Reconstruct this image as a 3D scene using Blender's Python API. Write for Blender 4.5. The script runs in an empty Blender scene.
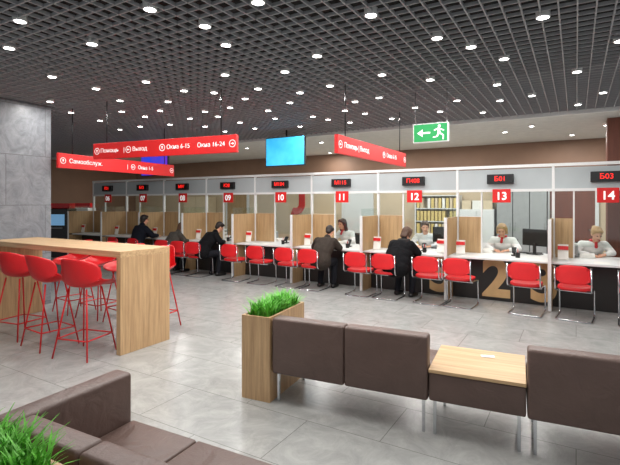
import bpy, bmesh, math, random
from mathutils import Vector, Matrix
random.seed(7)
scene = bpy.context.scene
COL = scene.collection
R = math.radians

# ------------------------------------------------------------ materials
def new_mat(name):
    m = bpy.data.materials.new(name); m.use_nodes = True
    nt = m.node_tree
    return m, nt, nt.nodes['Principled BSDF']

def s2l(c):
    return tuple(((v/255)/12.92 if v/255 <= 0.04045 else ((v/255+0.055)/1.055)**2.4) for v in c)

def plain(name, rgb, rough=0.5, metal=0.0, var=0.06, scale=8.0, spec=0.5, bump=0.0, fold=0.0):
    m, nt, b = new_mat(name)
    c = s2l(rgb)
    tc = nt.nodes.new('ShaderNodeTexCoord')
    n = nt.nodes.new('ShaderNodeTexNoise'); n.inputs['Scale'].default_value = scale; n.inputs['Detail'].default_value = 4
    r = nt.nodes.new('ShaderNodeValToRGB')
    r.color_ramp.elements[0].position = 0.3; r.color_ramp.elements[1].position = 0.7
    r.color_ramp.elements[0].color = (*[max(0, v*(1-var)) for v in c], 1)
    r.color_ramp.elements[1].color = (*[min(1, v*(1+var)) for v in c], 1)
    nt.links.new(tc.outputs['Object'], n.inputs['Vector'])
    nt.links.new(n.outputs['Fac'], r.inputs['Fac'])
    nt.links.new(r.outputs['Color'], b.inputs['Base Color'])
    b.inputs['Roughness'].default_value = rough
    b.inputs['Metallic'].default_value = metal
    b.inputs['Specular IOR Level'].default_value = spec
    if bump:
        bp = nt.nodes.new('ShaderNodeBump'); bp.inputs['Strength'].default_value = bump; bp.inputs['Distance'].default_value = 0.01
        n2 = nt.nodes.new('ShaderNodeTexNoise'); n2.inputs['Scale'].default_value = scale*20
        nt.links.new(tc.outputs['Object'], n2.inputs['Vector'])
        nt.links.new(n2.outputs['Fac'], bp.inputs['Height'])
        last = bp
        if fold:
            b2 = nt.nodes.new('ShaderNodeBump'); b2.inputs['Strength'].default_value = fold; b2.inputs['Distance'].default_value = .03
            n3 = nt.nodes.new('ShaderNodeTexNoise'); n3.inputs['Scale'].default_value = 6; n3.inputs['Distortion'].default_value = 1.5
            nt.links.new(tc.outputs['Object'], n3.inputs['Vector']); nt.links.new(n3.outputs['Fac'], b2.inputs['Height'])
            nt.links.new(bp.outputs['Normal'], b2.inputs['Normal']); last = b2
        nt.links.new(last.outputs['Normal'], b.inputs['Normal'])
    return m

def wood(name, c1, c2, axis='Z', rough=0.45, scale=1.0):
    m, nt, b = new_mat(name)
    tc = nt.nodes.new('ShaderNodeTexCoord')
    mp = nt.nodes.new('ShaderNodeMapping')
    s = [34*scale, 34*scale, 34*scale]; s['XYZ'.index(axis)] = 1.6*scale
    mp.inputs['Scale'].default_value = s
    n = nt.nodes.new('ShaderNodeTexNoise'); n.inputs['Scale'].default_value = 1.0; n.inputs['Detail'].default_value = 7; n.inputs['Roughness'].default_value = 0.7
    r = nt.nodes.new('ShaderNodeValToRGB')
    r.color_ramp.elements[0].position = 0.25; r.color_ramp.elements[1].position = 0.75
    r.color_ramp.elements[0].color = (*s2l(c1), 1); r.color_ramp.elements[1].color = (*s2l(c2), 1)
    nt.links.new(tc.outputs['Object'], mp.inputs['Vector']); nt.links.new(mp.outputs['Vector'], n.inputs['Vector'])
    nt.links.new(n.outputs['Fac'], r.inputs['Fac']); nt.links.new(r.outputs['Color'], b.inputs['Base Color'])
    b.inputs['Roughness'].default_value = rough
    return m

def emis(name, rgb, strength, rgb2=None):
    m, nt, b = new_mat(name)
    c = (*s2l(rgb), 1)
    b.inputs['Base Color'].default_value = c
    b.inputs['Emission Color'].default_value = c
    b.inputs['Emission Strength'].default_value = strength
    if rgb2:
        tc = nt.nodes.new('ShaderNodeTexCoord'); g = nt.nodes.new('ShaderNodeTexNoise'); g.inputs['Scale'].default_value = 3
        r = nt.nodes.new('ShaderNodeValToRGB'); r.color_ramp.elements[0].position = .35; r.color_ramp.elements[1].position = .65
        r.color_ramp.elements[0].color = c; r.color_ramp.elements[1].color = (*s2l(rgb2), 1)
        nt.links.new(tc.outputs['Object'], g.inputs['Vector']); nt.links.new(g.outputs['Fac'], r.inputs['Fac'])
        nt.links.new(r.outputs['Color'], b.inputs['Emission Color'])
    return m

def glass_mat(name, tint=(246, 250, 249), gl=0.05):
    m = bpy.data.materials.new(name); m.use_nodes = True
    nt = m.node_tree; nt.nodes.clear()
    out = nt.nodes.new('ShaderNodeOutputMaterial'); mix = nt.nodes.new('ShaderNodeMixShader')
    tr = nt.nodes.new('ShaderNodeBsdfTransparent'); tr.inputs['Color'].default_value = (*s2l(tint), 1)
    g = nt.nodes.new('ShaderNodeBsdfGlossy'); g.inputs['Roughness'].default_value = 0.05
    mix.inputs['Fac'].default_value = gl
    nt.links.new(tr.outputs[0], mix.inputs[1]); nt.links.new(g.outputs[0], mix.inputs[2]); nt.links.new(mix.outputs[0], out.inputs['Surface'])
    return m

def tile_mat(name, c1, c2, grout, tx, ty, rough, plane='XY', veins=1.0, grow=0.004):
    m, nt, b = new_mat(name)
    L = nt.links.new
    tc = nt.nodes.new('ShaderNodeTexCoord')
    if plane == 'YZ':
        sep = nt.nodes.new('ShaderNodeSeparateXYZ'); cmb = nt.nodes.new('ShaderNodeCombineXYZ')
        L(tc.outputs['Object'], sep.inputs[0])
        ad = nt.nodes.new('ShaderNodeMath'); ad.operation = 'ADD'
        L(sep.outputs['X'], ad.inputs[0]); L(sep.outputs['Y'], ad.inputs[1])
        L(ad.outputs[0], cmb.inputs['X']); L(sep.outputs['Z'], cmb.inputs['Y'])
        vec = cmb.outputs[0]
    else:
        vec = tc.outputs['Object']
    br = nt.nodes.new('ShaderNodeTexBrick')
    br.inputs['Scale'].default_value = 1.0
    br.inputs['Brick Width'].default_value = tx; br.inputs['Row Height'].default_value = ty
    br.inputs['Mortar Size'].default_value = grow; br.inputs['Mortar Smooth'].default_value = 0.1
    br.inputs['Color1'].default_value = (0.0, 0, 0, 1); br.inputs['Color2'].default_value = (1, 1, 1, 1)
    br.inputs['Mortar'].default_value = (0.5, .5, .5, 1)
    br.offset = 0.5
    L(vec, br.inputs['Vector'])
    sc = nt.nodes.new('ShaderNodeVectorMath'); sc.operation = 'SCALE'; sc.inputs['Scale'].default_value = 7.0
    L(br.outputs['Color'], sc.inputs[0])
    av = nt.nodes.new('ShaderNodeVectorMath'); av.operation = 'ADD'
    L(tc.outputs['Object'], av.inputs[0]); L(sc.outputs[0], av.inputs[1])
    n1 = nt.nodes.new('ShaderNodeTexNoise'); n1.inputs['Scale'].default_value = 3.0; n1.inputs['Detail'].default_value = 12; n1.inputs['Roughness'].default_value = .74; n1.inputs['Distortion'].default_value = 1.7*veins
    L(av.outputs[0], n1.inputs['Vector'])
    r = nt.nodes.new('ShaderNodeValToRGB')
    r.color_ramp.elements[0].position = .33; r.color_ramp.elements[1].position = .67
    r.color_ramp.elements[0].color = (*s2l(c1), 1); r.color_ramp.elements[1].color = (*s2l(c2), 1)
    L(n1.outputs['Fac'], r.inputs['Fac'])
    mx = nt.nodes.new('ShaderNodeMix'); mx.data_type = 'RGBA'
    mx.inputs[7].default_value = (*s2l(grout), 1)
    L(br.outputs['Fac'], mx.inputs[0]); L(r.outputs['Color'], mx.inputs[6])
    L(mx.outputs[2], b.inputs['Base Color'])
    b.inputs['Roughness'].default_value = rough
    bp = nt.nodes.new('ShaderNodeBump'); bp.inputs['Strength'].default_value = .2; bp.inputs['Distance'].default_value = .002; bp.invert = True
    L(br.outputs['Fac'], bp.inputs['Height']); L(bp.outputs['Normal'], b.inputs['Normal'])
    return m

M = {}
M['floor'] = tile_mat('floor_stone_tile', (146, 147, 145), (174, 174, 171), (116, 116, 114), 1.2, 0.6, 0.25, grow=.003)
M['column'] = tile_mat('column_stone_tile', (108, 111, 116), (148, 151, 156), (86, 88, 92), 1.2, 0.8, 0.4, 'YZ', 1.5)
M['grid'] = plain('ceiling_grid_grey', (156, 158, 162), .5, 0.0)
M['plenum'] = plain('plenum_black', (8, 8, 9), .9)
M['white_ceiling'] = plain('plaster_white', (215, 214, 210), .8)
M['wall_brown'] = plain('wall_brown', (142, 112, 92), .6, var=.08, scale=2)
M['wall_beige'] = plain('wall_beige', (206, 186, 158), .6, var=.05, scale=2)
M['wall_red'] = plain('wall_red', (200, 34, 28), .5)
M['oakZ'] = wood('oak_vertical', (150, 116, 80), (214, 178, 134), 'Z')
M['oakX'] = wood('oak_lengthwise', (160, 126, 88), (222, 188, 144), 'X')
M['panelwood'] = wood('panel_wood', (146, 116, 80), (200, 168, 126), 'Z')
M['darkwood'] = wood('dark_red_wood', (92, 50, 38), (128, 72, 52), 'Z')
M['leather'] = plain('brown_leather', (96, 76, 69), .45, var=.1, scale=5, bump=.12, fold=.35)
M['red'] = plain('red_plastic', (206, 18, 26), .35)
M['redfab'] = plain('red_upholstery', (206, 18, 26), .5, bump=.1)
M['redsign'] = plain('red_sign_face', (216, 26, 26), .4, var=.03)
M['chrome'] = plain('chrome_metal', (205, 208, 212), .15, 1.0, var=.02)
M['white'] = plain('white_lacquer', (222, 223, 222), .4, var=.02)
M['header'] = plain('frosted_header_panel', (174, 181, 183), .3, var=.06, scale=1.5)
M['black'] = plain('black_plastic', (18, 18, 20), .35)
M['counterdark'] = plain('counter_front_dark', (32, 28, 27), .4)
M['tan'] = plain('tan_graphic', (192, 156, 110), .5)
M['glass'] = glass_mat('clear_glass')
M['paper'] = plain('paper_white', (236, 234, 228), .7, var=.02)
M['cream'] = plain('warm_cream', (214, 196, 166), .6)
M['greycab'] = plain('grey_cabinet', (158, 160, 160), .45)
M['lens'] = emis('lamp_lens', (255, 253, 250), 24)
M['textwhite'] = emis('white_lettering', (255, 255, 255), .3)
M['cyan'] = emis('cyan_screen', (40, 156, 205), .95, (74, 184, 220))
M['blue'] = emis('blue_screen', (24, 60, 190), 1.2, (100, 40, 170))
M['bluescr'] = emis('monitor_screen', (120, 170, 210), .5)
M['ledred'] = emis('led_red', (255, 36, 28), 1.1)
M['green'] = emis('exit_green', (14, 140, 72), .4)
M['grass'] = plain('grass_green', (96, 176, 52), .5, var=.35, scale=30)
M['soil'] = plain('soil', (50, 40, 30), .9)
M['yellow'] = plain('binder_yellow', (216, 192, 122), .5)
M['skin'] = plain('skin', (224, 166, 136), .5, var=.04)
M['eye'] = plain('eye_dark', (40, 28, 22), .2)
M['lip'] = plain('lip', (170, 84, 78), .4)
M['jk_black'] = plain('cloth_black', (14, 14, 17), .9, var=.2, spec=.2, bump=.3, fold=.6)
M['jk_grey'] = plain('cloth_grey_brown', (54, 47, 42), .9, var=.2, spec=.2, bump=.3, fold=.6)
M['jk_navy'] = plain('cloth_navy', (22, 25, 35), .9, var=.2, spec=.2, bump=.3, fold=.6)
M['jk_olive'] = plain('cloth_grey', (68, 64, 59), .9, var=.2, spec=.2, bump=.3, fold=.6)
M['blouse'] = plain('cloth_white', (244, 243, 241), .7, var=.03, bump=.2, fold=.4)
M['trous'] = plain('cloth_trousers', (26, 27, 33), .85, var=.15, spec=.2)
M['shoe'] = plain('shoe_black', (16, 15, 15), .4)
M['h_dark'] = plain('hair_dark', (36, 26, 22), .55, var=.3, scale=60)
M['h_blond'] = plain('hair_blond', (186, 146, 96), .5, var=.25, scale=60)
M['h_brown'] = plain('hair_brown', (78, 52, 36), .55, var=.3, scale=60)
M['scarf'] = plain('scarf_red', (200, 30, 40), .6)
M['fur'] = plain('collar_fur', (52, 45, 41), .9, var=.2, scale=60, bump=.5)

# ------------------------------------------------------------ helpers
def link(ob, parent=None):
    COL.objects.link(ob)
    if parent is not None: ob.parent = parent
    return ob

def thing(name, label, cat, loc=(0, 0, 0), rotz=0.0, group=None):
    e = bpy.data.objects.new(name, None); e.empty_display_size = .1
    e.location = loc; e.rotation_euler = (0, 0, rotz)
    e['label'] = label; e['category'] = cat
    if group: e['group'] = group
    return link(e)

def tag(ob, label, cat, group=None):
    ob['label'] = label; ob['category'] = cat
    if group: ob['group'] = group
    return ob

def mesh_obj(name, bm, mats, parent=None, loc=(0, 0, 0), rot=(0, 0, 0), smooth=False):
    me = bpy.data.meshes.new(name)
    bmesh.ops.recalc_face_normals(bm, faces=bm.faces[:])
    bm.to_mesh(me); bm.free()
    if not isinstance(mats, (list, tuple)): mats = [mats]
    for m in mats: me.materials.append(m)
    if smooth:
        for p in me.polygons: p.use_smooth = True
    ob = bpy.data.objects.new(name, me); ob.location = loc; ob.rotation_euler = rot
    return link(ob, parent)

def bm_box(bm, c, s, mi=0, bevel=0, seg=2):
    r = bmesh.ops.create_cube(bm, size=1.0)
    vs = r['verts']
    for v in vs: v.co = Vector((v.co.x*s[0]+c[0], v.co.y*s[1]+c[1], v.co.z*s[2]+c[2]))
    fs = set(f for v in vs for f in v.link_faces)
    for f in fs: f.material_index = mi
    if bevel > 0:
        es = list(set(e for v in vs for e in v.link_edges))
        bmesh.ops.bevel(bm, geom=es, offset=bevel, segments=seg, profile=.5, affect='EDGES')

def box(name, c, s, mat, parent=None, bevel=0.0, seg=2, rot=(0, 0, 0)):
    bm = bmesh.new(); bm_box(bm, (0, 0, 0), s, 0, bevel, seg)
    return mesh_obj(name, bm, mat, parent, c, rot, smooth=False)

def bm_quadbox(bm, x0, x1, y0, y1, z0, z1, mi=0):
    vs = [bm.verts.new(p) for p in ((x0,y0,z0),(x1,y0,z0),(x1,y1,z0),(x0,y1,z0),(x0,y0,z1),(x1,y0,z1),(x1,y1,z1),(x0,y1,z1))]
    for q in ((0,3,2,1),(4,5,6,7),(0,1,5,4),(1,2,6,5),(2,3,7,6),(3,0,4,7)):
        f = bm.faces.new([vs[i] for i in q]); f.material_index = mi

def round_path(pts, r, n=4):
    out = [Vector(pts[0])]
    for i in range(1, len(pts)-1):
        p, a, b = Vector(pts[i]), Vector(pts[i-1]), Vector(pts[i+1])
        da, db = (a-p), (b-p)
        rr = min(r, da.length*.45, db.length*.45)
        s, e = p+da.normalized()*rr, p+db.normalized()*rr
        for k in range(n+1):
            t = k/n
            out.append(s*(1-t)**2+p*2*t*(1-t)+e*t*t)
    out.append(Vector(pts[-1]))
    return out

def bm_tube(bm, pts, rad, seg=8, mi=0, rfun=None):
    pts = [Vector(p) for p in pts]
    rings = []
    up = None
    for i, p in enumerate(pts):
        if i == 0: t = pts[1]-pts[0]
        elif i == len(pts)-1: t = pts[-1]-pts[-2]
        else: t = (pts[i+1]-pts[i]).normalized()+(pts[i]-pts[i-1]).normalized()
        t.normalize()
        if up is None:
            up = Vector((0, 0, 1)) if abs(t.z) < .9 else Vector((1, 0, 0))
        e1 = up.cross(t)
        if e1.length < 1e-4: e1 = Vector((1, 0.1, 0)).cross(t)
        e1.normalize(); e2 = t.cross(e1).normalized(); up = e2
        rr = rfun(i/(len(pts)-1)) if rfun else rad
        rings.append([bm.verts.new(p+e1*math.cos(2*math.pi*k/seg)*rr+e2*math.sin(2*math.pi*k/seg)*rr) for k in range(seg)])
    for a, b in zip(rings, rings[1:]):
        for k in range(seg):
            f = bm.faces.new((a[k], a[(k+1) % seg], b[(k+1) % seg], b[k])); f.material_index = mi; f.smooth = True
    bm.faces.new(list(reversed(rings[0]))); bm.faces.new(rings[-1])

def tube(name, pts, rad, mat, parent=None, bend=0, seg=8):
    bm = bmesh.new()
    if bend: pts = round_path(pts, bend)
    bm_tube(bm, pts, rad, seg)
    return mesh_obj(name, bm, mat, parent)

def poly_plate(name, polys, mat, parent=None, th=.004, loc=(0, 0, 0), rot=(0, 0, 0)):
    """flat shapes in local XZ, facing -Y"""
    bm = bmesh.new()
    for pl in polys:
        a = [bm.verts.new((x, 0, z)) for x, z in pl]
        b = [bm.verts.new((x, -th, z)) for x, z in pl]
        n = len(pl)
        bm.faces.new(b); bm.faces.new(list(reversed(a)))
        for i in range(n):
            bm.faces.new((a[i], a[(i+1) % n], b[(i+1) % n], b[i]))
    return mesh_obj(name, bm, mat, parent, loc, rot)

def arc_poly(cx, cz, r0, r1, a0, a1, n=24):
    out = [(cx+r1*math.cos(R(a0+(a1-a0)*i/n)), cz+r1*math.sin(R(a0+(a1-a0)*i/n))) for i in range(n+1)]
    inn = [(cx+r0*math.cos(R(a0+(a1-a0)*i/n)), cz+r0*math.sin(R(a0+(a1-a0)*i/n))) for i in range(n+1)]
    return [[out[i], out[i+1], inn[i+1], inn[i]] for i in range(n)]

def text(name, s, size, mat, parent, loc, align='CENTER', rot=(R(90), 0, 0), bold=.0):
    cu = bpy.data.curves.new(name, 'FONT'); cu.body = s; cu.size = size; cu.extrude = .002; cu.offset = bold
    cu.align_x = align; cu.align_y = 'CENTER'
    t = bpy.data.objects.new('tmp_text', cu); COL.objects.link(t)
    dg = bpy.context.evaluated_depsgraph_get()
    me = bpy.data.meshes.new_from_object(t.evaluated_get(dg))
    bpy.data.objects.remove(t)
    me.materials.clear(); me.materials.append(mat)
    ob = bpy.data.objects.new(name, me); ob.location = loc; ob.rotation_euler = rot
    return link(ob, parent)

def copy_tree(src, loc=None, rotz=None, parent=None):
    o = src.copy()
    if loc is not None: o.location = loc
    if rotz is not None: o.rotation_euler = (0, 0, rotz)
    COL.objects.link(o)
    if parent is not None:
        o.parent = parent; o.matrix_parent_inverse = src.matrix_parent_inverse.copy()
    for ch in list(src.children):
        if ch.type != 'LIGHT': copy_tree(ch, parent=o)
    return o

# ------------------------------------------------------------ camera model
F, HY, CH = 450.0, 202.0, 1.7
SN, CS = math.sin(R(30.6)), math.cos(R(30.6))
def at_Y(px, Y):
    t = (px-310)/F; d = Y/(SN*t+CS)
    return d*(CS*t-SN)
def at_Z(px, py, Z):
    d = F*(Z-CH)/(HY-py); u = (px-310)/F*d
    return (CS*u-SN*d, SN*u+CS*d)

cam_d = bpy.data.cameras.new('camera'); cam = bpy.data.objects.new('camera', cam_d); COL.objects.link(cam)
cam.location = (0, 0, CH); cam.rotation_euler = (R(90), 0, R(30.6))
cam_d.sensor_width = 36; cam_d.lens = F/620*36; cam_d.shift_y = -(232.5-HY)/620
cam_d.clip_start = .05
scene.camera = cam

# ------------------------------------------------------------ structure
ZC = 3.3; YF = 9.2; YB = 13.4; XL = -17.0; XR = 7.0; YN = -4.0
def struct(ob): ob['kind'] = 'structure'; return ob
bm = bmesh.new(); bm_quadbox(bm, XL, XR, YN, YB, -.1, 0)
struct(mesh_obj('floor', bm, M['floor']))
bm = bmesh.new()
CELL = .135
x = XL
while x < XR:
    bm_quadbox(bm, x-.006, x+.006, YN, YF, ZC, ZC+.03, 0); x += CELL
y = YN
while y < YF:
    bm_quadbox(bm, XL, XR, y-.006, y+.006, ZC+.001, ZC+.029, 0); y += CELL
bm_quadbox(bm, XL, XR, YN, YF, ZC+.75, ZC+.8, 1)
struct(mesh_obj('ceiling', bm, [M['grid'], M['plenum']]))
bm = bmesh.new(); bm_quadbox(bm, XL, XR, YF+.06, YB, ZC-.0, ZC+.1)
struct(mesh_obj('ceiling.001', bm, M['white_ceiling']))
bm = bmesh.new(); bm_quadbox(bm, XL, XR, YF, YF+.06, ZC-.05, ZC+.8)
struct(mesh_obj('trim_1', bm, M['white']))
bm = bmesh.new(); bm_quadbox(bm, XL, XR, YB, YB+.15, 0, ZC+.1)
struct(mesh_obj('wall_back', bm, M['wall_brown']))
bm = bmesh.new(); bm_quadbox(bm, XL-.15, XL, YN, YB+.15, 0, ZC+.8)
struct(mesh_obj('wall_left', bm, M['wall_brown']))
bm = bmesh.new(); bm_quadbox(bm, XL+.02, 1.5, YB-.03, YB-.001, 0, 2.6)
struct(mesh_obj('trim_2', bm, M['wall_beige']))

c = box('column', (-8.1, 3.5, ZC/2), (1.0, 1.6, ZC), M['column'], None, .01)
tag(c, 'square column clad in grey stone tiles behind the bar table', 'column')

# ------------------------------------------------------------ ceiling lights
lights_px = [(258,1),(150,8),(371,14),(543,16),(205,25),(9,47),(92,43),(226,44),(437,37),(471,46),(317,55),(504,58),
 (52,76),(146,81),(225,74),(382,74),(577,71),(430,79),(497,84),(258,88),(330,85),(214,92),(120,100),(50,101),(230,107),(457,100),
 (379,97),(578,104),(532,95),(290,102),(345,110),(415,107),(71,112),(168,101),(313,116),(275,118),(483,112),(392,118),(190,118),
 (145,116),(100,120),(240,122),(530,115),(20,20),(310,-30),(450,-20),(600,-10),(120,-30),(620,40),(350,122),(300,126)]
extra_px = [(285,71),(96,88),(184,90),(300,92),(245,98),(355,101),(268,110),(205,111),(122,111),(160,110),(328,119),(365,113),(440,111),(500,100),(603,92),(218,116),(255,128),(170,124),(205,126),(140,126),(120,129),(225,131)]
HALL_W, OFF_W = 9.8, 25.0
def make_downlight():
    e = thing('ceiling_downlight', 'round recessed ceiling downlight glowing white in the grid ceiling', 'ceiling light', (0, 0, 0), group='grid ceiling downlights')
    bm = bmesh.new()
    n = 20
    rr = [[bm.verts.new((r*math.cos(2*math.pi*k/n), r*math.sin(2*math.pi*k/n), z)) for k in range(n)] for r, z in ((.047, .05), (.047, -.012), (.058, -.012), (.058, .05))]
    for i in range(4):
        a, b = rr[i], rr[(i+1) % 4]
        for k in range(n): bm.faces.new((a[k], a[(k+1) % n], b[(k+1) % n], b[k]))
    mesh_obj('lamp_rim', bm, M['white'], e)
    bm = bmesh.new(); bmesh.ops.create_cone(bm, cap_ends=True, segments=20, radius1=.046, radius2=.046, depth=.01)
    mesh_obj('lamp_lens', bm, M['lens'], e, (0, 0, .0))
    return e
dl = make_downlight()
spots = []
for px, py in lights_px+extra_px:
    X, Y = at_Z(px, py, ZC)
    if Y < YF-.15 and X > XL+.3: spots.append((X, Y, ZC-.004, (px, py) in extra_px))
for px, py in ((505, 131), (606, 124), (436, 141), (572, 134), (380, 146), (330, 152)):
    X, Y = at_Z(px, py, ZC)
    spots.append((X, Y, ZC-.02, False))
for X, Y in ((-1.5, -.5), (1.2, 1.2), (-3.4, 0.4), (2.6, 3.6), (3.2, 6.2), (-.3, 1.0), (-5.2, .2), (.8, 3.0)):  # unseen downlights added beside and behind the camera to light the foreground
    spots.append((X, Y, ZC-.004, False))
for X in (-14, -11, -8.3, -5.8, -3.2, -.8, 1.6):  # extra row of downlights, added to brighten the back office
    spots.append((X, 10.4, ZC-.02, False))
for i, (X, Y, Z, weak) in enumerate(spots):
    d = dl if i == 0 else copy_tree(dl)
    d.location = (X, Y, Z)
    off = Y > YF
    if off: d['group'] = 'plaster ceiling downlights'; d['label'] = 'round recessed downlight in the white plaster ceiling'
    if weak: continue
    ld = bpy.data.lights.new('downlight_lamp', 'AREA'); ld.shape = 'DISK'; ld.size = .088; ld.energy = OFF_W if off else HALL_W; ld.color = (1.0, .98, .95)
    o = bpy.data.objects.new('downlight_lamp', ld); o.location = (0, 0, -.02); COL.objects.link(o); o.parent = d

# ------------------------------------------------------------ service counter and partitions
YG = 8.7; SP = 1.586; X14 = .44
def bx(n): return X14-SP*n
xl, xr = bx(8.5), bx(-1.5)
ct = thing('service_counter', 'long service counter with white worktop and dark front', 'counter', ((xl+xr)/2, 8.6, 0))
W = xr-xl
box('worktop', (0, 0, .745), (W, 1.2, .035), M['white'], ct, .006)
box('front_panel', (0, -.28, .365), (W, .03, .72), M['counterdark'], ct)
box('back_panel', (0, .3, .365), (W, .02, .72), M['cream'], ct)
for s, px in (('2', 496), ('3', 544), ('5', 441)):
    X = at_Y(px, 8.3)
    text('counter_graphic', s, .9, M['tan'], ct, (X-(xl+xr)/2, -.297, .36), bold=.03)

gh = thing('partition_header', 'long white framed header band above the service windows', 'partition', ((xl+xr)/2, YG, 0))
box('header_panel', (0, 0, 2.105), (W, .04, .36), M['header'], gh)
box('upper_rail', (0, 0, 2.33), (W, .08, .05), M['white'], gh)
box('lower_rail', (0, 0, 1.905), (W, .08, .045), M['white'], gh)

numbers = {-1: '15', 0: '14', 1: '13', 2: '12', 3: '11', 4: '10', 5: '09', 6: '08', 7: '07', 8: '06'}
leds = {0: 'Б03', 1: 'Б01', 2: 'П408', 3: 'М115', 4: 'М104', 5: 'К28', 6: 'М97', 7: 'Б12', 8: 'П31'}
for n in range(-1, 9):
    X = bx(n)
    pw = {0: .27, 1: .40, 2: .50}.get(n, .55)
    p = thing('glass_partition', 'glazed service window bay with white posts and oak panel', 'partition', (X, YG, 0), group='service window bays')
    box('post', (-SP/2+.02, 0, 1.545), (.045, .06, 1.56), M['white'], p, .004)
    box('mullion', (-SP/2+.05+pw, 0, 1.32), (.025, .04, 1.12), M['white'], p)
    gx0 = -SP/2+.063+pw; gx1 = SP/2-.01
    box('glass_pane', ((gx0+gx1)/2, 0, 1.42), (gx1-gx0, .008, .92), M['glass'], p)
    box('glass_pane', (-SP/2+.043+pw/2, 0, 1.66), (pw-.02, .008, .44), M['glass'], p)
    box('oak_panel', (-SP/2+.043+pw/2, .0, 1.095), (pw-.01, .03, .66), M['panelwood'], p)
    q = thing('number_plaque', 'red square plaque with white number '+numbers[n]+' above a service window', 'sign', (X, YG-.051, 1.80), group='window number plaques')
    box('plaque_board', (0, 0, 0.01), (.30, .02, .24), M['redsign'], q, .003)
    text('plaque_number', numbers[n], .19, M['textwhite'], q, (0, -.013, 0), bold=.004)
    if n in leds:
        q = thing('queue_display', 'black queue display with red digits on the window header', 'display', (X-.02, YG-.056, 2.11), group='queue displays')
        box('display_case', (0, 0, 0), (.44, .07, .17), M['black'], q, .006)
        text('display_digits', leds[n], .12, M['ledred'], q, (0, -.037, 0))
for n in range(0, 10):
    X = bx(n-.5)
    dv = thing('booth_divider', 'oak panel divider with glass edge between service windows', 'divider', (X, 8.28, 0), group='booth dividers')
    box('divider_panel', (0, 0, .36), (.045, .78, .72), M['panelwood'], dv, .004)
    box('divider_screen', (0, .0, 1.095), (.04, .78, .66), M['panelwood'], dv, .004)
    box('edge_frame', (0, -.405, .72), (.05, .025, 1.42), M['white'], dv, .004)
    box('glass_fin', (0, .0, 1.50), (.01, .78, .14), M['glass'], dv)

def monitor(loc, rotz):
    e = thing('computer_monitor', 'black computer monitor on the service counter', 'monitor', loc, rotz, 'clerk monitors')
    box('screen_case', (0, 0, .30), (.50, .035, .30), M['black'], e, .006)
    box('screen_panel', (0, -.0195, .30), (.47, .004, .27), M['bluescr'], e)
    box('stand_neck', (0, .03, .1), (.05, .03, .2), M['black'], e)
    box('stand_foot', (0, .02, .008), (.22, .17, .016), M['black'], e, .004)
    return e
m0 = monitor((bx(0)+.5, 9.0, .763), R(150))
for n in range(1, 9):
    copy_tree(m0, (bx(n)+.52, 9.0, .763), R(150 if n % 2 else 205))
def brochure(loc):
    e = thing('brochure_stand', 'clear tabletop stand holding a white leaflet', 'leaflet stand', loc, 0, 'leaflet stands')
    box('stand_base', (0, .03, .006), (.16, .09, .012), M['white'], e, .003)
    box('leaflet', (0, 0, .14), (.15, .006, .24), M['paper'], e, rot=(R(-10), 0, 0))
    box('leaflet_header', (0, -.012, .205), (.15, .003, .06), M['red'], e, rot=(R(-10), 0, 0))
    return e
b0 = brochure((bx(0)-.62, 8.25, .763))
for n in range(1, 9): copy_tree(b0, (bx(n)-.62, 8.25, .763))
for n in range(0, 8, 2): copy_tree(b0, (bx(n)+.6, 8.32, .763), R(-12))
p0 = box('paper_sheet', (bx(0)-.1, 8.2, .7655), (.21, .29, .003), M['paper']); tag(p0, 'white paper form lying on the counter', 'paper', 'paper forms')
for n in range(1, 9):
    o = p0.copy(); COL.objects.link(o); o.location = (bx(n)-.05*((n*7) % 5-2), 8.2, .7655); o.rotation_euler = (0, 0, R((n*37) % 30-15))
for n in range(0, 9):
    st = box('paper_stack', (bx(n)-.28, 8.95, .763+.03), (.22, .30, .06), M['paper'], None, .004); tag(st, 'stack of white papers on the clerk desk', 'paper stack', 'paper stacks')
    kb = box('keyboard', (bx(n)+.42, 9.11, .763+.012), (.40, .13, .022), M['black'], None, .004); tag(kb, 'black computer keyboard on the clerk desk', 'keyboard', 'keyboards')
def penholder(loc):
    e = thing('pen_holder', 'small black pen cup with pens', 'pen cup', loc, 0, 'pen cups')
    bm = bmesh.new(); bmesh.ops.create_cone(bm, cap_ends=True, segments=14, radius1=.035, radius2=.04, depth=.09)
    mesh_obj('cup', bm, M['black'], e, (0, 0, .045))
    for i in range(3):
        tube('pen', [(.01*i-.01, 0, .05), (.02*i-.02, .01*i, .15)], .004, M['red'] if i == 1 else M['white'], e)
    return e
ph = penholder((bx(0)+.3, 8.3, .763))
for n in range(1, 9): copy_tree(ph, (bx(n)+.3, 8.3, .763))
def printer(loc):
    e = thing('desk_printer', 'grey and white desk printer on the counter', 'printer', loc, 0, 'desk printers')
    box('printer_body', (0, 0, .1), (.34, .32, .20), M['greycab'], e, .02, 3)
    box('paper_tray', (0, -.17, .05), (.26, .12, .02), M['white'], e, .004)
    box('printer_lid', (0, .02, .21), (.30, .26, .025), M['white'], e, .008)
    return e
pr = printer((bx(0)-.58, 9.0, .763))
for n in (2, 4, 6): copy_tree(pr, (bx(n)-.58, 9.0, .763))
def card_terminal(loc):
    e = thing('card_terminal', 'small black card payment terminal on a tilted stand', 'card terminal', loc, R(10), 'card terminals')
    box('terminal_foot', (0, 0, .01), (.10, .12, .02), M['black'], e, .004)
    box('terminal_neck', (0, .01, .05), (.03, .03, .07), M['black'], e)
    box('terminal_body', (0, -.005, .10), (.08, .03, .14), M['black'], e, .008, 2, (R(-55), 0, 0))
    return e
ctm = card_terminal((bx(0)+.22, 8.55, .763))
for n in range(1, 9): copy_tree(ctm, (bx(n)+.22, 8.55, .763))
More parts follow.
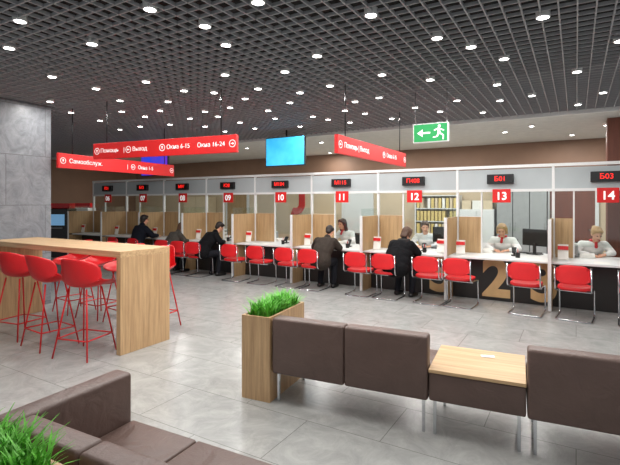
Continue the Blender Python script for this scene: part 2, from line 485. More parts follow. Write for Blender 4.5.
def doc_tray(loc):
    e = thing('document_tray', 'stacked letter trays filled with papers', 'document tray', loc, 0, 'document trays')
    for k in range(3):
        box('tray_shelf', (0, 0, .01+k*.09), (.25, .32, .008), M['greycab'], e)
        box('tray_papers', (0, 0, .03+k*.09), (.21, .29, .03), M['paper'], e)
    for sx in (-1, 1):
        for sy_ in (-1, 1):
            box('tray_post', (sx*.12, sy_*.155, .11), (.01, .01, .22), M['black'], e)
    return e
dt = doc_tray((bx(1)-.56, 8.98, .763))
for n in (3, 5, 7): copy_tree(dt, (bx(n)-.56, 8.98, .763))

# ------------------------------------------------------------ back office
YW = YB-.03
def door(px, label, mat, w=.95):
    X = at_Y(px, YW)
    e = thing('office_door', label, 'door', (X, YB-.07, 0))
    box('door_leaf', (0, 0, 1.04), (w, .05, 2.08), mat, e, .004)
    box('door_frame', (-w/2-.04, 0, 1.08), (.08, .07, 2.16), M['white'], e)
    box('door_frame', (w/2+.04, 0, 1.08), (.08, .07, 2.16), M['white'], e)
    box('door_frame', (0, 0, 2.12), (w, .07, .08), M['white'], e)
    tube('handle', [(w/2-.14, -.03, 1.0), (w/2-.14, -.07, 1.0), (w/2-.03, -.07, 1.0)], .012, M['chrome'], e)
door(358, 'white office door in the back wall', M['white'])
door(572, 'reddish wooden office door in the back wall', M['darkwood'], 1.0)
door(238, 'wooden office door in the back wall', M['panelwood'])
X = at_Y(438, YB-.3)
sh = thing('binder_shelf', 'open shelf unit filled with cream and yellow binders', 'shelf', (X, YB-.28, 0))
for xx in (-.62, .62): box('side_board', (xx, 0, .95), (.03, .38, 1.9), M['white'], sh)
for k in range(6): box('shelf_board', (0, 0, .03+k*.37), (1.21, .38, .025), M['white'], sh)
box('back_board', (0, .185, .95), (1.21, .01, 1.9), M['cream'], sh)
bmats = [M['yellow'], M['cream'], M['yellow'], M['paper']]
for k in range(1, 5):
    for j in range(11):
        if (k*5+j*3) % 13 == 0: continue
        b = box('binder', (X-.54+j*.105, YB-.32, .045+k*.37+.145), (.075, .26, .285), bmats[(j*k+j) % 4], None, .004)
        tag(b, 'yellow or cream ring binder standing on the shelf', 'binder', 'binders on the shelf')
def cabinet(px, w, h, mat, label, Y=YB-.28, nd=2):
    X = at_Y(px, Y)
    e = thing('office_cabinet', label, 'cabinet', (X, Y, 0))
    box('cabinet_body', (0, 0, h/2), (w, .44, h), M['black'] if nd > 2 else mat, e, .005)
    dw = w/nd
    for s in range(nd):
        cx = -w/2+dw*(s+.5)
        dr = box('cabinet_door', (cx, -.23, h/2), (dw-.02, .02, h-.06), mat, e, .003)
        hx = dw/2-.06 if s % 2 == 0 else -dw/2+.06
        tube('handle', [(hx, -.02, -.1), (hx, -.04, -.1), (hx, -.04, .1), (hx, -.02, .1)], .008, M['chrome'], dr)
cabinet(522, 1.2, 2.1, M['greycab'], 'grey three-door office cabinet against the back wall', nd=3)
cabinet(478, .9, 1.5, M['white'], 'white two-door office cabinet against the back wall')
cabinet(322, .9, 1.3, M['cream'], 'low cream office cabinet against the back wall')
cabinet(200, 1.3, 1.9, M['cream'], 'tall cream office cabinet against the back wall')
for j in range(3):
    bX = at_Y(478, YB-.3)-.28+j*.28
    b = box('archive_box', (bX, YB-.3, 1.5+.12), (.24, .32, .24), [M['cream'], M['paper'], M['cream']][j], None, .004)
    tag(b, 'cardboard archive box on top of the white cabinet', 'box', 'archive boxes')
Xg = at_Y(296, YB-.05)
g = poly_plate('wall_graphic', arc_poly(0, 0, .12, .36, -90, 0)+[[(.12, 0), (.36, 0), (.36, .75), (.12, .75)], [(-.22, -.36), (0, -.36), (0, -.12), (-.12, -.12)]], M['wall_red'], None, .02, (Xg, YB-.032, 1.62))
tag(g, 'red hook shaped graphic on the office back wall', 'wall graphic')
Xg = at_Y(75, YB-.05)
g = poly_plate('wall_graphic', arc_poly(0, 0, 1.0, 1.6, 0, 180)+[[(-1.6, 0), (-1.0, 0), (-1.0, -1.4), (-1.6, -1.4)], [(1.0, 0), (1.6, 0), (1.6, -1.4), (1.0, -1.4)]], M['wall_red'], None, .02, (Xg, YB-.032, 1.4))
tag(g, 'large red arch graphic on the hall wall', 'wall graphic')
X = at_Y(622, 10.5)
c = box('column', (X, 10.5, ZC/2), (.5, .5, ZC), M['darkwood'], None, .01); tag(c, 'reddish wood clad column behind the service windows', 'column')
for i, (px, Y) in enumerate(((63, 8.2), (84, 9.6))):
    X = at_Y(px, Y)
    k = thing('self_service_kiosk', 'dark self service terminal with lit screen' if not i else 'white self service terminal with lit screen', 'terminal', (X, Y, 0), R(25), 'self service terminals')
    box('kiosk_body', (0, 0, .75), (.6, .5, 1.5), M['white'] if i else M['black'], k, .02)
    box('kiosk_screen', (0, -.255, 1.15), (.44, .012, .34), M['bluescr'], k)
    box('keypad', (0, -.29, .9), (.36, .08, .03), M['greycab'], k, .004)
    box('kiosk_topper', (0, 0, 1.58), (.62, .3, .16), M['red'], k, .01)

# ------------------------------------------------------------ hanging signs
def arrow_polys(x, z, r, direction):
    a = math.atan2(direction[1], direction[0])
    base = [(-r*.5, r*.1), (-r*.5, -r*.1), (r*.1, -r*.1), (r*.1, r*.1)], [(r*.05, r*.38), (r*.05, -r*.38), (r*.6, 0)]
    out = []
    for pl in base:
        out.append([(x+px*math.cos(a)-pz*math.sin(a), z+px*math.sin(a)+pz*math.cos(a)) for px, pz in pl])
    return out
def hsign(p0, p1, zt, h, texts, icons, label, ts=.5):
    p0, p1 = Vector((*p0, 0)), Vector((*p1, 0)); L = (p1-p0).length; mid = (p0+p1)/2
    rz = math.atan2(p1.y-p0.y, p1.x-p0.x)
    e = thing('hanging_sign', label, 'sign', (mid.x, mid.y, zt-h/2), rz, 'red hanging signs')
    box('sign_board', (0, 0, 0), (L, .05, h), M['redsign'], e, .004)
    for xx, s in texts:
        text('sign_lettering', s, h*ts, M['textwhite'], e, (xx*L, -.028, 0), 'LEFT', bold=-.0006)
    for xx, d in icons:
        poly_plate('arrow_icon', arc_poly(xx*L, 0, h*.18, h*.21, 0, 360)+arrow_polys(xx*L, 0, h*.19, d), M['textwhite'], e, .003, (0, -.026, 0))
    for xx in (-.4, .4):
        tube('hanging_cable', [(xx*L, 0, h/2), (xx*L, 0, ZC-(zt-h/2)+.02)], .008, M['black'], e, seg=6)
hsign((-6.72, 4.5), (-4.05, 4.87), 2.64, .25, ((-.44, 'Помощь'), (-.262, '|'), (-.195, 'Выход'), (.05, 'Окна 6-15'), (.255, 'Окна 16-24')), ((-.468, (0, 1)), (-.225, (-1, 0)), (.02, (0, 1)), (.475, (1, 0))), 'long red hanging direction sign with white lettering', .375)
hsign((-7.42, 4.3), (-7.75, 7.1), 2.52, .25, ((-.43, 'Самообслуж.'), (0.02, '|'), (.12, 'Окна 1-5')), ((-.47, (0, 1)), (.075, (-1, 0)), (.47, (1, 0))), 'red hanging sign pointing to self service', .42)
hsign((-2.71, 5.25), (-2.71, 8.0), 2.59, .25, ((-.43, 'Помощь | Выход'), (.14, 'Окна 6-15')), ((-.47, (-1, 0)), (.10, (0, 1)), (.47, (0, 1))), 'red hanging direction sign seen at an angle', .42)

ex = thing('exit_sign', 'green hanging exit sign with running figure and arrow', 'exit sign', (-1.81, 6.5, 2.70))
box('sign_case', (0, 0, 0), (.51, .06, .28), M['white'], ex, .006)
box('sign_face', (0, -.032, 0), (.48, .006, .25), M['green'], ex)
man = [[(-.05, .07), (-.02, .07), (.0, .0), (-.04, .0)], [(-.04, .02), (.0, .0), (.045, -.035), (.03, -.05), (-.01, -.02)],
       [(.03, -.035), (.045, -.035), (.04, -.1), (.025, -.1)], [(-.04, .01), (-.01, .0), (-.045, -.06), (-.06, -.045)], [(-.06, -.045), (-.045, -.06), (-.11, -.07), (-.11, -.055)],
       [(-.04, .07), (-.03, .055), (-.09, .03), (-.1, .045)], [(-.02, .07), (-.02, .052), (.04, .02), (.05, .035)]]
man = [[(x+.15, z-.008) for x, z in pl] for pl in man]+arc_poly(.13, .088, 0.001, .02, 0, 360, 10)
arr = [[(.0, .012), (.0, -.012), (-.12, -.012), (-.12, .012)], [(-.11, .055), (-.11, -.055), (-.19, 0)]]
poly_plate('running_figure', man, M['textwhite'], ex, .003, (0, -.035, 0))
poly_plate('arrow_icon', arr, M['textwhite'], ex, .003, (0, -.035, 0))
for xx in (-.23, .23): tube('hanging_cable', [(xx, 0, .14), (xx, 0, ZC-2.7+.02)], .004, M['chrome'], ex, seg=6)

for px, Y, mat, lab in ((285.5, 8.3, 'cyan', 'ceiling mounted television with light blue screen'), (155, 8.2, 'blue', 'ceiling mounted television with dark blue screen')):
    X = at_Y(px, Y)
    zt = 2.82 if mat == 'cyan' else 2.72
    e = thing('television', lab, 'television', (X, Y, zt), 0)
    box('tv_case', (0, 0, 0), (1.04, .06, .66), M['black'], e, .008)
    box('tv_screen', (0, -.032, 0), (1.0, .006, .61), M[mat], e)
    tube('ceiling_pole', [(0, .04, .1), (0, .04, ZC-zt+.02)], .02, M['black'], e)

# ------------------------------------------------------------ visitor chairs
def visitor_chair():
    e = thing('visitor_chair', 'red upholstered cantilever chair with chrome frame at the counter', 'chair', (0, 0, 0), group='red visitor chairs')
    for s in (-1, 1):
        pts = [(s*.225, -.275, .78), (s*.225, -.25, .44), (s*.225, .20, .42), (s*.225, .22, .012), (s*.225, -.24, .012)]
        if s < 0: pa = pts
        else: pb = pts
    full = pa+[(p[0], p[1], p[2]) for p in reversed(pb)]
    bm = bmesh.new(); bm_tube(bm, round_path(full, .06), .0115, 8)
    mesh_obj('chair_frame', bm, M['chrome'], e)
    bm = bmesh.new(); bm_tube(bm, round_path([(-.225, -.1, .41), (.225, -.1, .41)], .01), .01, 8)
    mesh_obj('cross_bar', bm, M['chrome'], e)
    def pad(name, c, s, rx, curve):
        bm = bmesh.new(); bmesh.ops.create_grid(bm, x_segments=14, y_segments=8, size=.5)
        top = list(bm.verts)
        for v in top:
            ux, uy = v.co.x*2, v.co.y*2
            k = 1-.10*(abs(ux)**4)*(abs(uy)**4)*2
            v.co = Vector((v.co.x*s[0]*k, v.co.y*s[1]*k*(1-.06*ux*ux), 0))
        r = bmesh.ops.extrude_face_region(bm, geom=bm.faces[:])
        for g_ in r['geom']:
            if isinstance(g_, bmesh.types.BMVert): g_.co.z += s[2]
        for v in bm.verts:
            v.co.z += curve*(v.co.x/(s[0]/2))**2
        es = [ed for ed in bm.edges if ed.calc_face_angle(0) > .9]
        bmesh.ops.bevel(bm, geom=es, offset=.013, segments=3, affect='EDGES', profile=.5)
        return mesh_obj(name, bm, M['redfab'], e, c, (rx, 0, 0), smooth=True)
    pad('seat', (0, -.01, .435), (.43, .44, .045), 0, .006)
    pad('backrest', (0, -.24, .665), (.445, .27, .035), R(86), -.03)
    return e
ch0 = visitor_chair()
cy = 7.62
chpx = [575, 525, 457, 426, 383, 355, 307, 283, 254, 228, 191, 176, 160, 132, 112, 641]
for i, px in enumerate(chpx):
    X = at_Y(px, 7.36)
    rz = R(((i*53) % 13)-6)
    if i == 0: ch0.location = (X, cy, 0); ch0.rotation_euler = (0, 0, rz)
    else: copy_tree(ch0, (X, cy, 0), rz)
def office_chair():
    e = thing('office_chair', 'black swivel office chair behind the counter', 'office chair', (0, 0, 0), group='clerk chairs')
    box('seat', (0, 0, .43), (.46, .46, .06), M['black'], e, .025, 3)
    box('backrest', (0, -.27, .75), (.42, .05, .42), M['black'], e, .02, 3)
    tube('column', [(0, 0, .07), (0, 0, .42)], .025, M['chrome'], e)
    tube('back_support', [(0, -.1, .40), (0, -.31, .43), (0, -.31, .7)], .018, M['black'], e, .05)
    bm = bmesh.new()
    for k in range(5):
        a = 2*math.pi*k/5; bm_tube(bm, [(0, 0, .09), (.27*math.cos(a), .27*math.sin(a), .06)], .018, 6)
    mesh_obj('star_base', bm, M['black'], e)
    for k in range(5):
        a = 2*math.pi*k/5
        bm = bmesh.new(); bmesh.ops.create_uvsphere(bm, u_segments=10, v_segments=8, radius=.028)
        mesh_obj('caster', bm, M['black'], e, (.27*math.cos(a), .27*math.sin(a), .028))
    return e
oc0 = office_chair()

# ------------------------------------------------------------ bar table and stools
bt = thing('bar_table', 'long high oak bar table with solid slab ends', 'table', (-5.8, 3.56, 0))
box('tabletop', (0, 0, 1.115), (2.94, .70, .07), M['oakX'], bt, .004)
box('slab_leg', (1.435, 0, .54), (.07, .70, 1.08), M['oakZ'], bt, .004)
box('slab_leg', (-1.385, 0, .54), (.07, .70, 1.08), M['oakZ'], bt, .004)
def stool():
    e = thing('bar_stool', 'red plastic bar stool with curved bucket back and thin red legs', 'bar stool', (0, 0, 0), group='red bar stools')
    bm = bmesh.new(); nu = 14
    prof = [(.23, .745), (.20, .765), (.10, .765), (0, .755), (-.08, .76), (-.14, .78), (-.18, .825), (-.21, .89), (-.235, .97), (-.255, 1.04), (-.268, 1.10)]
    grid = []
    for j, (y, z) in enumerate(prof):
        row = []
        t = j/(len(prof)-1)
        hw = .275 if t < .55 else .275-.05*((t-.55)/.45)**2
        if t < .2: hw = .22+.055*(t/.2)
        for i in range(nu+1):
            s = -1+2*i/nu
            zz = z+.12*abs(s)**3*(1 if t < .6 else .1)*min(1, .3+t*1.6)
            k = max(0, min(1, (t-.35)*2.5))
            yy = y+.19*abs(s)**2.2*k
            if t > .75: zz -= .08*abs(s)**3*((t-.75)/.25)
            row.append(bm.verts.new((s*hw, yy, zz)))
        grid.append(row)
    for j in range(len(grid)-1):
        for i in range(nu): bm.faces.new((grid[j][i], grid[j][i+1], grid[j+1][i+1], grid[j+1][i]))
    ob = mesh_obj('seat_shell', bm, M['red'], e, smooth=True)
    md = ob.modifiers.new('thick', 'SOLIDIFY'); md.thickness = .010
    md = ob.modifiers.new('sub', 'SUBSURF'); md.levels = 1; md.render_levels = 1
    for sx in (-1, 1):
        for sy in (-1, 1):
            tube('leg', [(sx*.12, sy*.11, .755), (sx*.23, sy*.22, .012)], .009, M['red'], e)
    q = [(-.2, -.19, .22), (.2, -.19, .22), (.2, .19, .22), (-.2, .19, .22)]
    for a in range(4): tube('footrest_bar', [q[a], q[(a+1) % 4]], .008, M['red'], e)
    return e
st0 = stool()
st0.location = (-4.69, 3.03, 0); st0.rotation_euler = (0, 0, R(14))
copy_tree(st0, (-5.36, 3.02, 0), R(-4)); copy_tree(st0, (-6.04, 3.04, 0), R(10))
copy_tree(st0, (-4.85, 4.15, 0), R(180+10)); copy_tree(st0, (-5.47, 4.15, 0), R(172)); copy_tree(st0, (-6.08, 4.15, 0), R(185)); copy_tree(st0, (-6.7, 4.15, 0), R(175))

# ------------------------------------------------------------ sofas
RA = R(5.93)
def frameA(s, q=0):
    return (-2.23+s*math.cos(RA)-q*math.sin(RA), 3.11+s*math.sin(RA)+q*math.cos(RA))
def cushion(name, c, s, parent, bevel=.03):
    bm = bmesh.new(); bm_box(bm, (0, 0, 0), s, 0, bevel, 4)
    return mesh_obj(name, bm, M['leather'], parent, c, smooth=True)
def sofa_module(e, x0, w, depth=.60):
    cushion('seat', (x0+w/2, depth/2+.02, .35), (w-.003, depth-.02, .19), e, .018)
    cushion('backrest', (x0+w/2, .065, .485), (w-.003, .13, .47), e, .022)
def chrome_legs(e, xs, ys=(.06, .56)):
    for x in xs:
        for y in ys:
            box('leg', (x, y, .13), (.022, .022, .26), M['chrome'], e, .003)
x_, y_ = frameA(0)
sa = thing('sofa', 'brown leather two-seat waiting sofa seen from its back', 'sofa', (x_, y_, 0), RA, 'waiting area sofas')
sofa_module(sa, .01, .65); sofa_module(sa, .66, .65); chrome_legs(sa, (.05, 1.27))
x_, y_ = frameA(1.312)
tb = thing('side_table', 'low square bench table with oak top and brown leather base', 'side table', (x_, y_, 0), RA)
box('tabletop', (.323, .31, .475), (.642, .62, .025), M['oakX'], tb, .003)
cushion('leather_base', (.323, .31, .358), (.64, .60, .205), tb, .016)
chrome_legs(tb, (.04, .60))
pp = box('paper_note', (x_+.33, y_+.50, .490), (.10, .05, .003), M['paper'], None, rot=(0, 0, R(20))); tag(pp, 'small white paper slip on the oak side table', 'paper')
x_, y_ = frameA(1.96)
sb = thing('sofa', 'brown leather waiting sofa beside the oak side table', 'sofa', (x_, y_, 0), RA, 'waiting area sofas')
sofa_module(sb, 0, .65); sofa_module(sb, .65, .65); chrome_legs(sb, (.05, 1.25))

RB = R(3)
def planter(loc, rotz, sx, sy, h, label, seed, Lm=.21):
    e = thing('planter', label, 'planter', loc, rotz)
    t = .022
    box('planter_board', (0, -sy/2+t/2, h/2), (sx, t, h), M['oakZ'], e, .002)
    box('planter_board', (0, sy/2-t/2, h/2), (sx, t, h), M['oakZ'], e, .002)
    box('planter_board', (-sx/2+t/2, 0, h/2), (t, sy-2*t, h), M['oakZ'], e, .002)
    box('planter_board', (sx/2-t/2, 0, h/2), (t, sy-2*t, h), M['oakZ'], e, .002)
    box('soil', (0, 0, h-.08), (sx-2*t, sy-2*t, .06), M['soil'], e)
    rnd = random.Random(seed); bm = bmesh.new()
    for i in range(750):
        bxx = rnd.uniform(-sx/2+.05, sx/2-.05); byy = rnd.uniform(-sy/2+.05, sy/2-.05)
        a = rnd.uniform(0, 6.283); L = rnd.uniform(.5*Lm, Lm); lean = rnd.uniform(.02, .16)
        w = .009; pr = None
        for k in range(5):
            t_ = k/4
            px = bxx+math.cos(a)*lean*t_*t_; py = byy+math.sin(a)*lean*t_*t_; pz = h-.05+L*t_*(1-.25*t_)
            ww = w*(1-.9*t_*t_)
            v1 = bm.verts.new((px-math.sin(a)*ww, py+math.cos(a)*ww, pz)); v2 = bm.verts.new((px+math.sin(a)*ww, py-math.cos(a)*ww, pz))
            if pr: bm.faces.new((pr[0], pr[1], v2, v1))
            pr = (v1, v2)
    mesh_obj('grass', bm, M['grass'], e)
    return e
xc, yc = frameA(-.14, .33)
planter((xc, yc, 0), RA, .28, .68, .72, 'tall oak planter box with green artificial grass at the sofa end', 1, .24)
planter((-1.90, .83, 0), RB, .64, .27, .72, 'tall oak planter box with green artificial grass behind the sofa', 2, .26)
sc = thing('sofa', 'brown leather corner waiting sofa with low seats', 'sofa', (-2.30, 1.02, 0), RB, 'waiting area sofas')
for a, b in ((.135, .62), (.622, 1.25), (1.252, 1.88)):
    cushion('seat', ((a+b)/2, .40, .36), (b-a-.003, .58, .18), sc, .018)
    cushion('backrest', ((a+b)/2, .06, .50), (b-a-.003, .13, .44), sc, .022)
cushion('backrest', (.065, .345, .50), (.13, .69, .44), sc, .022)
chrome_legs(sc, (.06, .63, 1.25, 1.82), (.06, .64))

# ------------------------------------------------------------ people
def bm_capsule(bm, a, b, ra, rb, w=1.0, side=Vector((1, 0, 0)), seg=14, hr=4):
    a, b = Vector(a), Vector(b); t = (b-a)
    if t.length < 1e-5: t = Vector((0, 0, 1e-3)); b = a+t
    t.normalize()
    e1 = side-t*side.dot(t)
    if e1.length < .1: e1 = Vector((0, 1, 0))-t*t.y
    e1.normalize(); e2 = t.cross(e1).normalized()
    rings = []
    for k in range(1, hr+1):
        an = math.pi/2*k/hr; rings.append((a-t*ra*math.cos(an), ra*math.sin(an)))
    for k in range(hr, 0, -1):
        an = math.pi/2*k/hr; rings.append((b+t*rb*math.cos(an), rb*math.sin(an)))
    rv = [[bm.verts.new(c+e1*w*r*math.cos(2*math.pi*i/seg)+e2*r*math.sin(2*math.pi*i/seg)) for i in range(seg)] for c, r in rings]
    for p, q in zip(rv, rv[1:]):
        for i in range(seg): bm.faces.new((p[i], p[(i+1) % seg], q[(i+1) % seg], q[i]))
    va = bm.verts.new(a-t*ra); vb = bm.verts.new(b+t*rb)
    for i in range(seg):
        bm.faces.new((va, rv[0][(i+1) % seg], rv[0][i])); bm.faces.new((vb, rv[-1][i], rv[-1][(i+1) % seg]))

def bm_ell(bm, c, r, mat3=None):
    res = bmesh.ops.create_uvsphere(bm, u_segments=20, v_segments=14, radius=1.0)
    for v in res['verts']:
        p = Vector((v.co.x*r[0], v.co.y*r[1], v.co.z*r[2]))
        if mat3: p = mat3 @ p
        v.co = p+Vector(c)

def fused(name, bm, mat, parent, voxel, smooth=3):
    bmesh.ops.recalc_face_normals(bm, faces=bm.faces[:])
    me = bpy.data.meshes.new(name); bm.to_mesh(me); bm.free()
    t = bpy.data.objects.new('tmp', me); COL.objects.link(t)
    md = t.modifiers.new('r', 'REMESH'); md.mode = 'VOXEL'; md.voxel_size = voxel; md.use_smooth_shade = True
    if smooth:
        md = t.modifiers.new('s', 'SMOOTH'); md.factor = .5; md.iterations = smooth
    dg = bpy.context.evaluated_depsgraph_get()
    out = bpy.data.meshes.new_from_object(t.evaluated_get(dg)); bpy.data.objects.remove(t)
    out.materials.clear(); out.materials.append(mat)
    for p in out.polygons: p.use_smooth = True
    ob = bpy.data.objects.new(name, out)
    return link(ob, parent)

def person(label, X, Y, rotz, top, hair, style='short', lean=1.0, head_down=25, turn=0, scale=.97, scarf=False, collar=False, reach=1.0, bulk=1.26):
    e = thing('person', label, 'person', (X, Y, 0), rotz)
    e.scale = (scale,)*3
    V = Vector
    dz = -.06*max(0, lean-.8)
    pel = V((0, 0, .56)); wa = V((0, .05*lean, .74)); chest = V((0, .17*lean, .92+dz)); nb = V((0, .25*lean, 1.05+dz*1.6)); nt_ = V((0, .29*lean, 1.105+dz*1.8))
    hc = nt_+V((0, .035+.03*lean, .10))
    Rm = Matrix.Rotation(R(turn), 3, 'Z') @ Matrix.Rotation(R(-head_down), 3, 'X')
    sh = [V((s*.175, chest.y+.03, .99+dz)) for s in (-1, 1)]
    hz = .80
    hd = [V((s*.12, .50*reach+.02*s, hz)) for s in (-1, 1)]
    el = [V((s*.28, (sh[0].y+hd[0].y)/2-.04, .82)) for s in (-1, 1)]
    hip = [V((s*.10, 0, .53)) for s in (-1, 1)]
    kn = [V((s*.14, .42, .54)) for s in (-1, 1)]
    an = [V((s*.15, .34, .10)) for s in (-1, 1)]
    toe = [V((s*.16, .49, .035)) for s in (-1, 1)]
    bm = bmesh.new()
    bm_capsule(bm, pel, wa, .115, .10, 1.35); bm_capsule(bm, wa, chest, .10, .115, 1.35); bm_capsule(bm, chest, nb-V((0, 0, .03)), .10, .055, 1.2)
    bm_capsule(bm, nb-V((0, 0, .03)), hc-V((0, 0, .03)), .052, .050)
    for i, s in enumerate((-1, 1)):
        bm_capsule(bm, nb-V((0, 0, .06)), sh[i]-V((0, 0, .01)), .045, .045); bm_capsule(bm, sh[i], el[i], .045, .038); bm_capsule(bm, el[i], hd[i], .037, .026)
        bm_capsule(bm, hip[i], kn[i], .085, .055); bm_capsule(bm, kn[i], an[i], .055, .038); bm_capsule(bm, an[i]-V((0, .03, .05)), toe[i], .035, .028, 1.3)
        f = (hd[i]-el[i]); f.z = 0; f.normalize(); f = (f*.97+V((0, 0, -.12))).normalized()
        sd = V((0, 0, 1)).cross(f).normalized()
        pe = hd[i]+f*.085
        bm_capsule(bm, hd[i]+f*.02, pe, .017, .016, 2.1, sd)
        for k, (o, L) in enumerate(((-.033, .062), (-.011, .075), (.011, .08), (.033, .07))):
            oo = o*(s)
            k0 = pe+sd*oo; k1 = k0+(f+V((0, 0, .12))).normalized()*L*.5; k2 = k1+(f+V((0, 0, -.75))).normalized()*L*.5
            bm_capsule(bm, k0, k1, .0095, .009); bm_capsule(bm, k1, k2, .009, .0075)
        inn = V((-s, 0, 0)); inn = (inn-f*inn.dot(f)).normalized()
        t0 = hd[i]+f*.03+inn*.028; t1 = t0+(f*.6+inn*.7).normalized()*.04; t2 = t1+(f*.95+inn*.1+V((0, 0, -.2))).normalized()*.03
        bm_capsule(bm, t0, t1, .012, .0105); bm_capsule(bm, t1, t2, .0105, .0085)
    def hp(x, y, z): return hc+Rm @ V((x, y, z))
    bm_ell(bm, hp(0, -.012, .02), (.074, .092, .092), Rm)
    bm_ell(bm, hp(0, .02, -.03), (.060, .066, .078), Rm)
    bm_capsule(bm, hp(0, .05, -.085), hp(0, .055, -.088), .026, .024, 1.3, Rm @ V((1, 0, 0)))
    bm_capsule(bm, hp(0, .078, .012), hp(0, .098, -.028), .009, .0135)
    for s in (-1, 1):
        bm_ell(bm, hp(s*.076, -.005, -.01), (.009, .018, .03), Rm)
        bm_ell(bm, hp(s*.034, .058, -.03), (.024, .02, .022), Rm)
    bm_capsule(bm, hp(-.03, .073, .032), hp(.03, .073, .032), .010, .010)
    fused('body', bm, M['skin'], e, .0075, 2)
    for s in (-1, 1):
        bm = bmesh.new(); bm_ell(bm, (0, 0, 0), (.012, .006, .007), Rm)
        mesh_obj('eye', bm, M['eye'], e, hp(s*.03, .081, .010), smooth=True)
    bm = bmesh.new(); bm_ell(bm, (0, 0, 0), (.022, .007, .007), Rm)
    mesh_obj('mouth', bm, M['lip'], e, hp(0, .084, -.058), smooth=True)
    bm = bmesh.new()
    bm_ell(bm, hp(0, -.028, .036), (.087, .097, .094), Rm)
    bm_ell(bm, hp(.012, .028, .088), (.060, .052, .032), Rm)
    bm_ell(bm, hp(-.035, .03, .078), (.036, .048, .030), Rm)
    bm_ell(bm, hp(0, -.055, -.02), (.066, .055, .07), Rm)
    if style in ('bob', 'long'):
        dzz = -.06 if style == 'bob' else -.15
        for s in (-1, 1):
            bm_capsule(bm, hp(s*.072, -.01, .04), hp(s*.082, -.005, dzz), .028, .02)
            bm_capsule(bm, hp(s*.066, .03, .06), hp(s*.08, .025, -.02), .016, .012)
            bm_capsule(bm, hp(s*.04, -.06, .0), hp(s*.045, -.07, dzz-.02), .045, .032)
        bm_capsule(bm, hp(0, -.07, .0), hp(0, -.085, dzz-.02), .05, .035)
    if style == 'bun':
        bm_ell(bm, hp(0, -.125, .05), (.04, .04, .04), Rm)
        for s in (-1, 1): bm_capsule(bm, hp(s*.068, .02, .05), hp(s*.078, .01, .0), .014, .008)
    fused('hair', bm, hair, e, .008, 1)
    bm = bmesh.new()
    bm_capsule(bm, pel-V((0, 0, .02)), pel+V((0, .02, .10)), .13, .12, 1.35)
    for i in (0, 1):
        bm_capsule(bm, hip[i], kn[i], .10, .072); bm_capsule(bm, kn[i], an[i]+V((0, 0, .0)), .072, .056)
    fused('trousers', bm, M['trous'], e, .013, 3)
    for i in (0, 1):
        bm = bmesh.new(); bm_capsule(bm, an[i]-V((0, .04, .055)), toe[i]+V((0, .02, .003)), .043, .036, 1.15)
        for v in bm.verts: v.co.z = max(v.co.z, .004)
        mesh_obj('shoe', bm, M['shoe'], e, smooth=True)
    bm = bmesh.new(); coat = top is not M['blouse']; k = bulk if coat else 1.02
    bm_capsule(bm, pel+V((0, 0, 0 if coat else .03)), wa, .135*k, .118*k, 1.32); bm_capsule(bm, wa, chest, .118*k, .130*k, 1.36); bm_capsule(bm, chest, nb-V((0, 0, .03)), .125*k, .075*k, 1.3)
    for i in (0, 1):
        bm_capsule(bm, nb-V((0, 0, .045)), sh[i]-V((0, 0, .005)), .066*k, .068*k); bm_capsule(bm, sh[i], el[i], .066*k, .055*k); bm_capsule(bm, el[i], hd[i]-(hd[i]-el[i]).normalized()*.03, .054*k, .039*k)
    if coat: bm_capsule(bm, nb-V((0, .0, .0)), nb+V((0, .012, .035)), .066, .07)
    if bulk > 1.3:
        for q in range(4):
            t_ = q/3; cc = pel.lerp(chest, t_)
            bm_capsule(bm, cc-V((.10, 0, 0)), cc+V((.10, 0, 0)), .165-.01*abs(t_-.5), .165-.01*abs(t_-.5))
    fused('jacket' if coat else 'blouse', bm, top, e, .012, 3)
    if scarf:
        bm = bmesh.new()
        n = 16
        pts = [nb+V((.070*math.cos(2*math.pi*q/n), .066*math.sin(2*math.pi*q/n)+.010, .034-.008*math.sin(2*math.pi*q/n))) for q in range(n)]+[nb+V((.070, .010, .034))]
        bm_tube(bm, pts, .016, 8); bm_capsule(bm, nb+V((0, .085, .015)), nb+V((.008, .125, -.07)), .02, .026)
        mesh_obj('scarf', bm, M['scarf'], e, smooth=True)
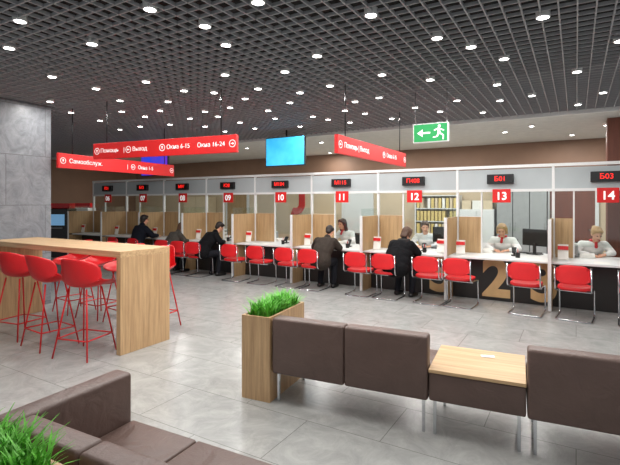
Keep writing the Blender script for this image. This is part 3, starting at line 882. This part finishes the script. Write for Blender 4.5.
    if collar:
        bm = bmesh.new(); n = 16
        pts = [nb+V((.085*math.cos(2*math.pi*q/n), .08*math.sin(2*math.pi*q/n), .035)) for q in range(n)]+[nb+V((.085, 0, .035))]
        bm_tube(bm, pts, .034, 8); mesh_obj('fur_collar', bm, M['fur'], e, smooth=True)
    return e

cpx = lambda px: at_Y(px, 7.75)
person('seated customer in dark padded jacket leaning on the counter', cpx(208), 7.56, R(-18), M['jk_black'], M['h_dark'], 'short', 1.35, 38, -10)
person('seated customer in grey brown jacket writing at the counter', cpx(325), 7.56, R(6), M['jk_grey'], M['h_dark'], 'short', 1.45, 40)
person('seated customer in black puffer coat with brown hair', cpx(399), 7.56, R(-10), M['jk_black'], M['h_brown'], 'bob', 1.25, 28, -10, collar=True, bulk=1.34)
person('seated customer in dark navy jacket at the counter', cpx(142), 7.58, R(-6), M['jk_navy'], M['h_dark'], 'short', .6, 8, scale=1.03)
person('seated customer in grey coat at the counter', cpx(174), 7.56, R(-10), M['jk_olive'], M['h_brown'], 'bob', 1.2, 20, scale=.93)
sy = 9.55
staff = [(503, 'clerk in white blouse and red scarf with blond hair writing', M['h_blond'], 'bob', 1.15, 24, 0, 0),
         (589, 'clerk in white blouse and red scarf with tied blond hair', M['h_blond'], 'bun', 1.3, 32, 12, 14),
         (346, 'clerk in white blouse and red scarf with dark long hair', M['h_dark'], 'long', .9, 10, -10, -12),
         (424, 'clerk in white blouse with brown hair beside a monitor', M['h_brown'], 'bun', 1.0, 15, 15, 8)]
for i, (px, lab, hr, stl, ln, hdn, tn, rr_) in enumerate(staff):
    X = at_Y(px, sy-.25)
    person(lab, X, sy, R(180+rr_), M['blouse'], hr, stl, ln, hdn, tn, scale=1.0, scarf=i != 3, reach=.95)
    if i == 0: oc0.location = (X, sy+.02, 0); oc0.rotation_euler = (0, 0, R(180))
    else: copy_tree(oc0, (X, sy+.02, 0), R(180))

# ------------------------------------------------------------ world
w = bpy.data.worlds.new('world'); scene.world = w; w.use_nodes = True
bg = w.node_tree.nodes['Background']; bg.inputs['Color'].default_value = (.93, .96, 1, 1); bg.inputs['Strength'].default_value = .57
scene.view_settings.view_transform = 'Standard'
scene.view_settings.look = 'None'
scene.view_settings.exposure = 0.02
